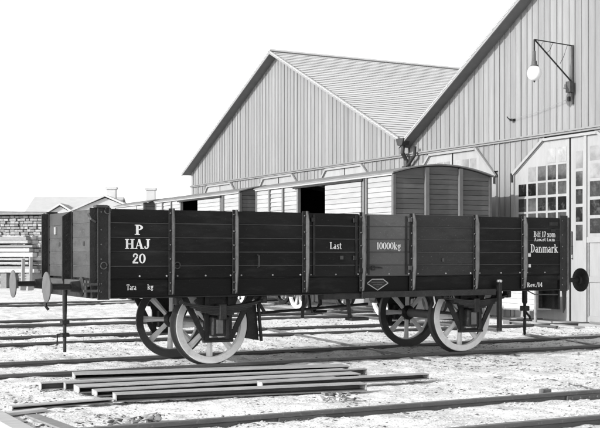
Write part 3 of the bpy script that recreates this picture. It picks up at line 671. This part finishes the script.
for x0, x1, z, m in ((3.35, 3.50, 1.90, 'iron'), (3.38, 3.46, 1.80, 'iron'), (1.38, 1.41, 1.36, 'boltdark'), (-.30, -.25, 1.395, 'ironpale'), (2.93, 2.98, 1.43, 'lead'), (2.94, 2.98, 1.27, 'lead')):
    MB().box(x0, x1, -1.165, -1.1515, z-.025, z+.025).build('plate', m, WG)
# lettering
T = lambda *a: lettering(*a[:5], YF-.002 if len(a) < 6 else a[5], WG, 'white letters '+a[0])
T('P', -3.21, -3.105, 1.802, 1.678); T('HAJ', -3.335, -3.015, 1.625, 1.505); T('20', -3.245, -3.075, 1.447, 1.325)
T('Tara', -3.31, -3.185, 1.068, .998, -1.137); T('kg', -3.04, -2.965, 1.068, 1.003, -1.137)
T('Last', -.455, -.275, 1.602, 1.510); T('10000kg', .285, .68, 1.605, 1.508)
T('Bdf 17 xom', 3.045, 3.46, 1.785, 1.70); T('Aaedet t.o.m', 3.05, 3.45, 1.690, 1.638); T('Danmark', 2.985, 3.51, 1.592, 1.468)
T('Rev./14', 2.93, 3.22, 1.02, .95, -1.137)
# builder's diamond plate on the sole bar
cx, cz = .31, 1.04
dm = MB(); pts = [(cx-.17, cz), (cx-.09, cz+.055), (cx+.09, cz+.055), (cx+.17, cz), (cx, cz-.095)]
for i in range(5):
    p, q_ = pts[i], pts[(i+1) % 5]; dm.bar((p[0], -1.139, p[1]), (q_[0], -1.139, q_[1]), .004, .012, up=(0, 0, 1))
MB().prism(pts, 'Y', -1.1375, -1.136).build('maker_plate', 'iron', WG); dm.build('maker_plate_rim', 'bolt', WG)
for z, w in ((cz+.012, .1), (cz-.018, .075), (cz-.05, .02)): MB().box(cx-w, cx+w, -1.1392, -1.1378, z-.008, z+.008).build('maker_plate_line', 'ironpale', WG)
# ends
for e in (-1, 1):
    xe = 3.67*e
    for ya, yb in ((-1.10, -.05), (.05, 1.10)):
        for i in range(5):
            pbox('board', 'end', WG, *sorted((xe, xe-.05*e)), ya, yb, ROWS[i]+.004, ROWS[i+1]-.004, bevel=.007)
        for i in range(1, 5):
            pbox('joint_bead', 'lining', WG, *sorted((xe-.004*e, xe-.012*e)), ya, yb, ROWS[i]-.0055, ROWS[i]+.0055, bevel=.001)
    MB().box(*sorted((xe-.055*e, xe-.07*e)), -1.12, 1.12, 1.12, 1.985).build('end_lining', 'lining', WG)
    for y, w, d in ((-1.125, .02, .10), (0.0, .02, .125), (1.125, .02, .10)):
        ep = MB().box(*sorted((xe+.002*e, xe+.012*e)), y-.05, y+.05, .9, 2.0).build('end_post', 'iron', WG)
        top = 1.93 if y == 0 else 2.0
        MB().prism([(xe+.012*e, 2.0), (xe+d*e, top), (xe+d*e, 1.12), (xe+.07*e, .92), (xe+.012*e, .92)], 'Y', y-.012, y+.012).build('post_web', 'iron', ep)
        for z in (1.21, 1.38, 1.557, 1.735, 1.91):
            shared('ebolt', lambda: MB().lathe([(0, -.014), (.012, -.011), (.016, 0)], 'X', (0, 0, 0), 8, closed=False), 'bolt', 'iron', ep, (xe+.013*e, y+.034, z), (0, 0, 0 if e < 0 else R(180)))
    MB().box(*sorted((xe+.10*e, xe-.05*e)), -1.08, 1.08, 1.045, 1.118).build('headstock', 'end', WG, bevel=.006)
    MB().box(*sorted((xe+.06*e, xe-.05*e)), -1.08, 1.08, .90, 1.043).build('headstock', 'iron', WG, bevel=.006)
    for y in (-.56, .56): MB().box(*sorted((xe, xe+.004*e)), y-.03+.2*(1 if y > 0 else -1)*0, y+.04, 1.545, 1.60).build('socket', 'iron', WG)
    for y in (-.86, .86):
        X0 = xe+.10*e
        bf = MB().lathe([(.0, 0), (.12, 0), (.12, .03*e), (.075, .05*e), (.062, .16*e), (.038, .17*e), (.034, .42*e), (0, .42*e)], 'X', (X0, y, 1.04), 20, closed=False).build('buffer', 'iron', WG, smooth=True)
        MB().box(*sorted((X0-.002*e, X0+.02*e)), y-.16, y+.16, .91, 1.12).build('buffer_base', 'ironpale', bf)
        MB().lathe([(0, .39*e), (.06, .40*e), (.07, .43*e), (.178, .445*e), (.185, .45*e), (.185, .462*e), (.12, .475*e), (0, .482*e)], 'X', (X0, y, 1.04), 36, closed=False).build('buffer_disc', 'discpaint' if e < 0 else 'iron', bf, smooth=True)
    # draw hook and hanging couplings
    X0 = xe+.10*e; hk = MB().tube([(X0, 0, 1.03), (X0+.14*e, 0, 1.03), (X0+.22*e, 0, 1.0), (X0+.25*e, 0, 1.06), (X0+.2*e, 0, 1.09)], .03, 8).build('draw_hook', 'iron', WG, smooth=True)
    if e > 0:
        yk = .12
        cp = MB().tube([(X0+.15*e, yk, 1.02), (X0+.15*e, yk, .66), (X0+.15*e, yk, .63), (X0+.15*e, yk, .42)], [.045, .045, .026, .026], 8).build('coupling', 'iron', WG, smooth=True)
        MB().tube([(X0+.15*e+.035*math.cos(R(a)), yk+.03*math.cos(R(a)), .30+  .16*math.sin(R(a))) for a in range(0, 360, 30)], .02, 6, closed=True).build('coupling_link', 'iron', cp, smooth=True)
        MB().box(X0+.09, X0+.21, yk-.06, yk+.06, .52, .60).build('coupling_nut', 'iron', cp, bevel=.01)
        MB().tube([(X0+.15, yk, .52), (X0+.24, yk-.02, .42), (X0+.25, yk-.02, .38)], .02, 6).build('coupling_handle', 'iron', cp)
    else:
        yk = -.46
        cp = MB().tube([(X0-.12, yk, 1.05), (X0-.12, yk, .78), (X0-.12, yk, .55), (X0-.12, yk, .21)], [.03, .03, .024, .022], 8).build('safety_chain', 'iron', WG, smooth=True)
        for z in (.56, .40): MB().box(X0-.17, X0-.07, yk-.05, yk+.05, z, z+.05).build('chain_collar', 'iron', cp, bevel=.008)
        MB().tube([(X0-.12, yk+.02, .44), (X0-.2, yk+.05, .43), (X0-.2, yk+.05, .30)], .014, 6).build('chain_hook', 'iron', cp)
        MB().tube([(X0-.10, .46, 1.0), (X0-.12, .46, .75), (X0-.08, .46, .70)], .02, 6).build('safety_chain', 'iron', WG)
# steps, grab iron on the right end, corner lashings
MB().tube([(3.80, -1.0, 1.80), (3.93, -1.0, 1.79), (3.93, -1.0, 1.44), (3.80, -1.0, 1.43)], .012, 6).build('grab_iron', 'ironpale', WG, smooth=True)
for y in (-1.05, -1.1): MB().tube([(-3.70, y, 1.95), (-3.78, y-.02, 1.93), (-3.76, y-.05, 1.86), (-3.70, y-.04, 1.83)], .014, 6).build('latch', 'ironpale', WG, smooth=True)
MB().box(-3.72, -3.56, -1.2, -1.09, 2.0, 2.035).build('corner_cap', 'ironpale', WG, bevel=.01)
for z in (.98, 1.06): MB().box(-3.86, -3.66, -1.175, -1.15, z, z+.03).build('corner_strap', 'ironpale', WG)
MB().tube([(3.0, -1.05, .9), (3.1, -1.1, .84), (3.55, -1.1, .83)], .01, 6).build('cross_rod', 'ironpale', WG)
MB().prism([(3.60, .9), (3.68, .9), (3.66, .62), (3.62, .55)], 'Y', -1.16, -1.14).build('corner_foot', 'iron', WG)
MB().box(-3.45, 3.6, -1.0, 1.0, 1.07, 1.118).build('floor', 'iron', WG)
for x in (-2.9, -1.0, 1.0, 2.9): MB().box(x-.06, x+.06, -1.0, 1.0, .93, 1.065).build('cross_bearer', 'iron', WG)
for y in (-.3, .3): MB().box(-3.5, 3.5, y-.04, y+.04, .94, 1.06).build('longitudinal', 'iron', WG) if False else None
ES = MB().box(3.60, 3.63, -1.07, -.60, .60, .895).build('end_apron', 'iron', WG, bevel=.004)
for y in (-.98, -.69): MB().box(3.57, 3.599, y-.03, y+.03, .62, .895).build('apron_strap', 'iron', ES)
MB().box(-3.69, -3.672, .70, .78, 1.71, 1.81).build('number_plate', 'plank', WG, label='small white plate on the left end')
# wheels and suspension
for x in (-2.015, 2.015):
    wheel(WG, x, -.78, -1); wheel(WG, x, .78, 1, face=True)
    MB().tube([(x, -1.0, .511), (x, 1.0, .511)], .065, 12).build('axle', 'boltdark', WG, smooth=True)
    for f in (-1, 1):
        yg = f*.97
        ag = MB().prism([(x-.52, .90), (x-.43, .90), (x-.15, .36), (x+.15, .36), (x+.43, .90), (x+.52, .90), (x+.20, .32), (x+.18, .305), (x-.18, .305), (x-.20, .32)], 'Y', yg-.012, yg+.012).build('axle_guard', 'iron', WG)
        for s in (-1, 1): MB().box(x+s*.16-.03, x+s*.16+.03, yg-.02, yg+.02, .31, .90).build('guide', 'iron', ag)
        MB().box(x-.21, x+.21, yg-.03, yg+.03, .30, .335).build('tie_bar', 'iron', ag, bevel=.004)
        MB().prism([(x-.30, .90), (x-.19, .60), (x+.19, .60), (x+.30, .90)], 'Y', yg+.014 if f < 0 else yg-.022, yg+.022 if f < 0 else yg-.014).build('horn_plate', 'iron', ag)
        ab = MB().box(x-.128, x+.128, yg-.11 if f < 0 else yg-.08, yg+.08 if f < 0 else yg+.11, .385, .645).build('axle_box', 'iron', WG, bevel=.02)
        yb = yg-.125 if f < 0 else yg+.111
        MB().box(x-.07, x+.02, yb, yb+.014, .42, .60).build('axle_box_lid', 'boltdark' if f < 0 else 'iron', ab, bevel=.003)
        MB().box(x+.06, x+.10, yb, yb+.014, .35, .60).build('axle_box_strap', 'iron', ab)
        for j in range(6):
            hw = .58-.085*j; n = 10; z0 = .885-.015*j*0
            up = []; dn = []
            for i in range(n+1):
                t = -hw+2*hw*i/n; zz = .765+.075*(t/.58)**2-.02*j; up.append((x+t, zz+.009)); dn.append((x+t, zz-.009))
            MB().prism(up+dn[::-1], 'Y', yg-.165 if f < 0 else yg+.02, yg-.02 if f < 0 else yg+.165).build('spring_leaf', 'iron', WG)
        yc = yg-.09 if f < 0 else yg+.09
        MB().box(x-.05, x+.05, yc-.085, yc+.085, .60, .80).build('spring_buckle', 'iron', WG, bevel=.008)
        for s in (-1, 1):
            MB().box(x+s*.60-.04, x+s*.60+.04, yc-.06, yc+.06, .80, .90).build('spring_shackle', 'iron', WG, bevel=.01)
            MB().tube([(x+s*.58, yc-.09, .835), (x+s*.58, yc+.09, .835)], .028, 8).build('spring_eye', 'iron', WG)
# brake: wooden block behind the left wheel, hanger, rod, side lever and rack
for f in (-1, 1):
    arcp = [(-2.015+.520*math.cos(R(a)), .511+.520*math.sin(R(a))) for a in (28, 18, 8, -2, -12, -21)]
    bb = MB().prism([(-1.37, .79)]+arcp+[(-1.325, .285)], 'Y', f*.70-.06, f*.70+.06).build('brake_block', 'oldwood' if False else 'iron', WG, bevel=.006)
    MB().bar((-1.37, f*.80, .93), (-1.31, f*.80, .28), .03, .04, up=(0, 1, 0)).build('brake_hanger', 'iron', WG)
    MB().bar((-1.42, f*.80, .90), (-1.26, f*.80, .66), .03, .05, up=(0, 1, 0)).build('brake_hanger', 'iron', WG)
MB().tube([(-1.33, -.4, .62), (.6, -.4, .72)], .02, 8).build('brake_rod', 'iron', WG)
MB().bar((.02, -1.20, .885), (2.30, -1.20, .892), .02, .085).build('brake_lever', 'iron', WG, bevel=.004, label='long flat brake lever under the sole bar')
MB().box(-.55, .1, -1.16, -1.0, .83, .9).build('brake_bracket', 'iron', WG)
rk = MB().box(2.335, 2.39, -1.235, -1.222, .32, 1.065).build('brake_rack', 'iron', WG, bevel=.003)
MB().box(2.335, 2.39, -1.19, -1.178, .32, 1.0).build('rack_plate', 'iron', rk); MB().box(2.34, 2.385, -1.221, -1.191, .33, .37).build('rack_foot', 'iron', rk)
MB().tube([(2.36, -1.25, 1.05), (2.36, -1.17, 1.05)], .02, 8).build('rack_pin', 'bolt', rk)
for f, x in ((-1, -.06), (1, .42)):
    y = f*1.02
    st = MB().bar((x-.05, y, .91), (x, y, .55), .035, .05, up=(0, 1, 0)).build('step_hanger', 'iron', WG)
    MB().box(x-.03, x+.25, y-.09, y+.09, .53, .57).build('step_board', 'iron', st, bevel=.005)
MB().bar((-.56, -.6, .93), (-.58, -.6, .56), .03, .04, up=(0, 1, 0)).build('brake_crank', 'iron', WG)
MB().tube([(.18, .3, .93), (.2, .3, .7), (.08, .3, .58)], .03, 6).build('brake_crank', 'iron', WG)
MB().tube([(1.3, -1.05, .88), (1.31, -1.08, .74), (1.27, -1.09, .68)], .012, 6).build('brake_pin', 'lead', WG)

# ------------------------------------------------------------ steel channels lying in the foreground
def gnd(x, y): return float(gz(np.array([x]), np.array([y]))[0])
def channel(label, p, q, h=.075, wd=.2, lift=0, cat='steel channel'):
    p = Vector((*p, 0)); q = Vector((*q, 0)); d = (q-p).normalized(); n = Vector((-d.y, d.x, 0)); w = wd; t = .011
    zb = -.045+lift
    prof = [(0, 0), (w, 0), (w, h), (0, h), (0, h-t), (w-t, h-t), (w-t, t), (0, t)]      # open side to the camera
    mb = MB(); vs = []
    for c in (p, q):
        for a, z_ in prof: vs.append(c+n*a+Vector((0, 0, zb+z_)))
    N = len(prof); mb.add(vs, [(i, (i+1) % N, N+(i+1) % N, N+i) for i in range(N)]+[(0, 1, 6, 7), (1, 2, 5, 6), (2, 3, 4, 5), (8, 9, 14, 15), (9, 10, 13, 14), (10, 11, 12, 13)])
    mb.mi[2] = mb.mi[3] = 1; mb.mi[N:] = [1]*6          # sunlit tone painted on the upper flange, lip and cut ends
    for c in (p, q):                       # welded end plates
        s_ = .006 if c is p else -.006; e_ = [c+d*s_*k+n*a+Vector((0, 0, zb+z_)) for k in (.2, 2.0) for a, z_ in ((.002, t), (w-t, t), (w-t, h-t), (.002, h-t))]
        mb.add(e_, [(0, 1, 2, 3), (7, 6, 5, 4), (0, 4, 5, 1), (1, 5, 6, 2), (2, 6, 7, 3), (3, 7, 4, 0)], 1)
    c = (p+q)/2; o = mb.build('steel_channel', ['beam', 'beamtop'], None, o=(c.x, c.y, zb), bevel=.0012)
    return tag(o, label, cat, 'steel channels lying before the wagon')
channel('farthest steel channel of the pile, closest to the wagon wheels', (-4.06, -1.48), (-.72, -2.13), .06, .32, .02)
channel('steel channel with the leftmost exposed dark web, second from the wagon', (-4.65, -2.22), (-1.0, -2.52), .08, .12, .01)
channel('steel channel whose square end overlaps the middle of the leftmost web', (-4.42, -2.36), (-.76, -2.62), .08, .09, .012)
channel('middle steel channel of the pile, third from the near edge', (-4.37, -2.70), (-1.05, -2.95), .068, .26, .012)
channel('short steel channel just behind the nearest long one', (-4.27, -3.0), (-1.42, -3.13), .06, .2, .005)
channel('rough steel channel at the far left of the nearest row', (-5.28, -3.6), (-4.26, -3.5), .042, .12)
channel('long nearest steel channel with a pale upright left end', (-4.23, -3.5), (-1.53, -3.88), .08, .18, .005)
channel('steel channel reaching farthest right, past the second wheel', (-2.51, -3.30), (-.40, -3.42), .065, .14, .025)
# planks, brick, scraps
def plank(label, p, q, w, h, m, zb=-.05, cat='plank'):
    c = ((p[0]+q[0])/2, (p[1]+q[1])/2, zb); mb = MB().bar((p[0], p[1], zb+h/2), (q[0], q[1], zb+h/2), w, h)
    return tag(mb.build('plank', m, None, o=c, bevel=.004), label, cat)
plank('pale plank running out of the photo at the bottom left corner', (-5.52, -3.75), (-5.50, -6.5), .17, .05, 'plank')
plank('grey plank beside the pale one in the bottom left corner', (-5.20, -4.0), (-5.1, -5.2), .13, .02, 'oldwood')
plank('short pale board lying against the left end of the nearest channels', (-5.45, -3.86), (-5.0, -3.72), .1, .03, 'plank')
plank('pale board lying on the ground at the bottom right edge', (-1.8, -7.28), (-1.2, -7.42), .2, .03, 'plank', -.04)
def rubble(name, label, c, n, size, m, seed, cat):
    size *= .72; n = int(n*3.2)
    rs = random.Random(seed); e = empty(name, (c[0], c[1], -.06), label, cat)
    for i in range(n):
        q = size*rs.uniform(.35, 1); lath = rs.random() < .45; k = (2.2, .35, .22) if lath else (1.0, .8, .6)
        bm = bmesh.new()
        for _ in range(22): bm.verts.new([k[a]*q*rs.uniform(-.5, .5) for a in range(3)])
        bmesh.ops.convex_hull(bm, input=bm.verts[:]); bmesh.ops.delete(bm, geom=[v for v in bm.verts if not v.link_faces], context='VERTS')
        me = bpy.data.meshes.new('fragment'); bm.to_mesh(me); bm.free(); me.materials.append(M[rs.choice((m, 'oldwood', 'coal'))])
        o = bpy.data.objects.new('fragment', me); COL.objects.link(o); o.parent = e
        o.location = (rs.gauss(0, .10), rs.gauss(0, .08), .02+.05*rs.random()); o.rotation_euler = (rs.uniform(-.4, .4), rs.uniform(-.4, .4), rs.uniform(0, 3))
    return e
rubble('scrap_heap', 'small heap of splintered scraps before the nearest channel, left of centre', (-4.38, -4.85), 9, .13, 'brick', 1, 'scrap heap')
rubble('scrap_heap', 'small heap of broken pale laths in front of the channels, right of centre', (-2.12, -4.35), 9, .12, 'crate', 2, 'scrap heap')
rubble('scrap_heap', 'few grey lumps at the foreground rail near the left edge', (-4.72, -5.0), 4, .12, 'brick', 3, 'scrap heap')
bk = MB().box(-.10, .02, -5.07, -5.0, -.06, .02).build('brick', 'coal', None, o=(-.04, -5.03, -.06), bevel=.006); tag(bk, 'single dark brick lying on the pale ground at the right', 'brick')
plank('thin dark lath on the ground before the foreground rail', (-3.1, -6.45), (-2.68, -6.5), .05, .03, 'oldwood')

# ------------------------------------------------------------ things before the shed doors seen under the wagon
cr = empty('crate', (8.1, 5.25, 0), 'pale framed crate on legs before the shed doors', 'crate')
for i in range(4): pbox('board', 'crate', cr, 7.94, 7.96, 4.68, 5.86, .24+i*.115, .35+i*.115, bevel=.004)
MB().box(7.965, 8.4, 4.66, 5.88, .23, .70).build('box', 'oldwood', cr, bevel=.01)
for y in (4.66, 5.84): MB().box(7.925, 7.963, y-.03, y+.03, -.1, .72).build('leg', 'oldwood', cr)
for z in (.21, .69): MB().box(7.92, 7.938, 4.70, 5.80, z, z+.035).build('rail', 'oldwood', cr)
plank('pale board lying flat on the ground before the shed doors', (7.7, 3.0), (7.9, 4.6), .25, .04, 'plank', -.06)
plank('pale squared timber beside the track, before the shed doors', (7.1, 4.6), (7.5, 6.6), .16, .1, 'plank', -.06)

# ------------------------------------------------------------ left distance: timber stack, block pile, houses
st = empty('plank_stack', (4.95, 35.7, 0), 'stack of pale sawn planks left of the wagon', 'timber stack')
rs = random.Random(5)
for r in range(9):
    z = .62+r*.19
    for k in range(3):
        a = 1.0+rs.uniform(-.3, .3)+k*.02; b = 4.85+rs.uniform(-.25, .2)-(r > 6)*.3
        pbox('plank', 'plank', st, a, b, 35.6+k*.42, 36.0+k*.42, z+rs.uniform(-.02, .02), z+rs.choice((.12, .15, .18)), bevel=.012, jit=.015)
    for x in (1.5, 3.0, 4.4): pbox('spacer', 'oldwood', st, x, x+.08, 35.62, 36.85, z+.137, z+.187, bevel=.005)
for x in (1.6, 3.2, 4.5): MB().box(x, x+.3, 35.7, 36.8, -.2, .615).build('bearer', 'oldwood', st)
st.rotation_euler.z = R(-42)
for i, (x, y, h) in enumerate(((3.72, 33.0, 1.28), (3.95, 32.6, 1.36))):
    s = empty('stake', (x, y, 0), 'pale stake before the plank stack, '+('left one of the two' if i == 0 else 'right one of the two'), 'stake', 'stakes before the plank stack')
    MB().bar((x, y, -.1), (x+.03, y, h), .13, .13).build('post', 'trim', s, bevel=.01); MB().box(x-.12, x+.12, y-.1, y+.1, -.1, .25).build('foot', 'trim', s)
pl = empty('block_pile', (7.0, 41.3, 0), 'tall pile of stacked grey blocks under a tarred cover behind the planks', 'block pile')
n_ = 0; x1p = 7.0
for r in range(24):
    z = .1+r*.14; x = 4.2+(r % 2)*.12
    while x < x1p-.1:
        w = rs.choice((.24, .27, .21))
        if True:
            if n_ < 290: pbox('block', 'brick', pl, x, min(x+w-.02, x1p+.05), 41.2+rs.uniform(-.05, .05), 41.6, z, z+rs.choice((.11, .125)), bevel=.01); n_ += 1
        x += w
MB().box(1.7, x1p-.05, 41.45, 44, -.1, 3.45).build('core', 'coal', pl)
MB().prism([(1.4, 3.48), (x1p+.1, 3.47), (x1p+.1, 3.62), (1.4, 3.75)], 'Y', 40.9, 44.2).build('cover', 'vanroof', pl)
MB().box(1.6, x1p-.02, 40.85, 40.9, 3.5, 3.56).build('cover_batten', 'oldwood', pl)
pl.rotation_euler.z = R(-38)

def house(label, c, w, d, eave, ridge, rot, chim=(), extra=None):
    H = empty('house', (*c, 0), label, 'house')
    mt = Matrix.Translation((*c, 0)) @ Matrix.Rotation(rot, 4, 'Z')
    def P(mb, name, m, par=H):
        mb.v = [tuple(mt @ Vector(v)) for v in mb.v]; return mb.build(name, m, par)
    P(MB().prism([(-d/2, -.5), (d/2, -.5), (d/2, eave), (0, ridge-.1), (-d/2, eave)], 'X', -w/2, w/2), 'wall', 'house')
    for s in (-1, 1):
        P(MB().prism([(0, ridge), (s*(d/2+.3), eave-.15), (s*(d/2+.3), eave), (0, ridge+.15)], 'X', -w/2-.25, w/2+.25), 'roof', 'houseroof')
    for x, h in chim:
        ch = P(MB().box(x-.33, x+.33, -.35, .35, ridge-.4, h-.18), 'chimney', 'house'); P(MB().box(x-.42, x+.42, -.44, .44, h-.178, h), 'chimney_cap', 'house', ch)
    for x in np.arange(-w/2+1.2, w/2-.6, 2.2):
        wn_ = P(MB().box(x-.4, x+.4, -d/2-.03, -d/2-.005, 1.2, 2.4), 'window', 'trim'); P(MB().box(x-.32, x+.32, -d/2-.045, -d/2-.031, 1.28, 2.32), 'pane', 'glass', wn_)
    return H
hr = -R(27)
house('pale far house with a long grey roof left of the wagon end', (17.6, 71.5), 6.6, 6.4, 4.7, 5.95, hr)
house('far white gabled house with a chimney just past the wagon corner', (19.1, 68.2), 5.2, 5.0, 4.75, 5.85, hr+R(90), [(0.5, 6.75)])
house('far low house whose lone chimney shows above the last van', (22.2, 68.5), 5.5, 5.5, 4.3, 5.4, hr, [(0.3, 6.75)])
house('small far gabled outhouse above the left end of the wagon', (15.55, 68.6), 3.0, 2.1, 4.5, 5.2, hr+R(90))
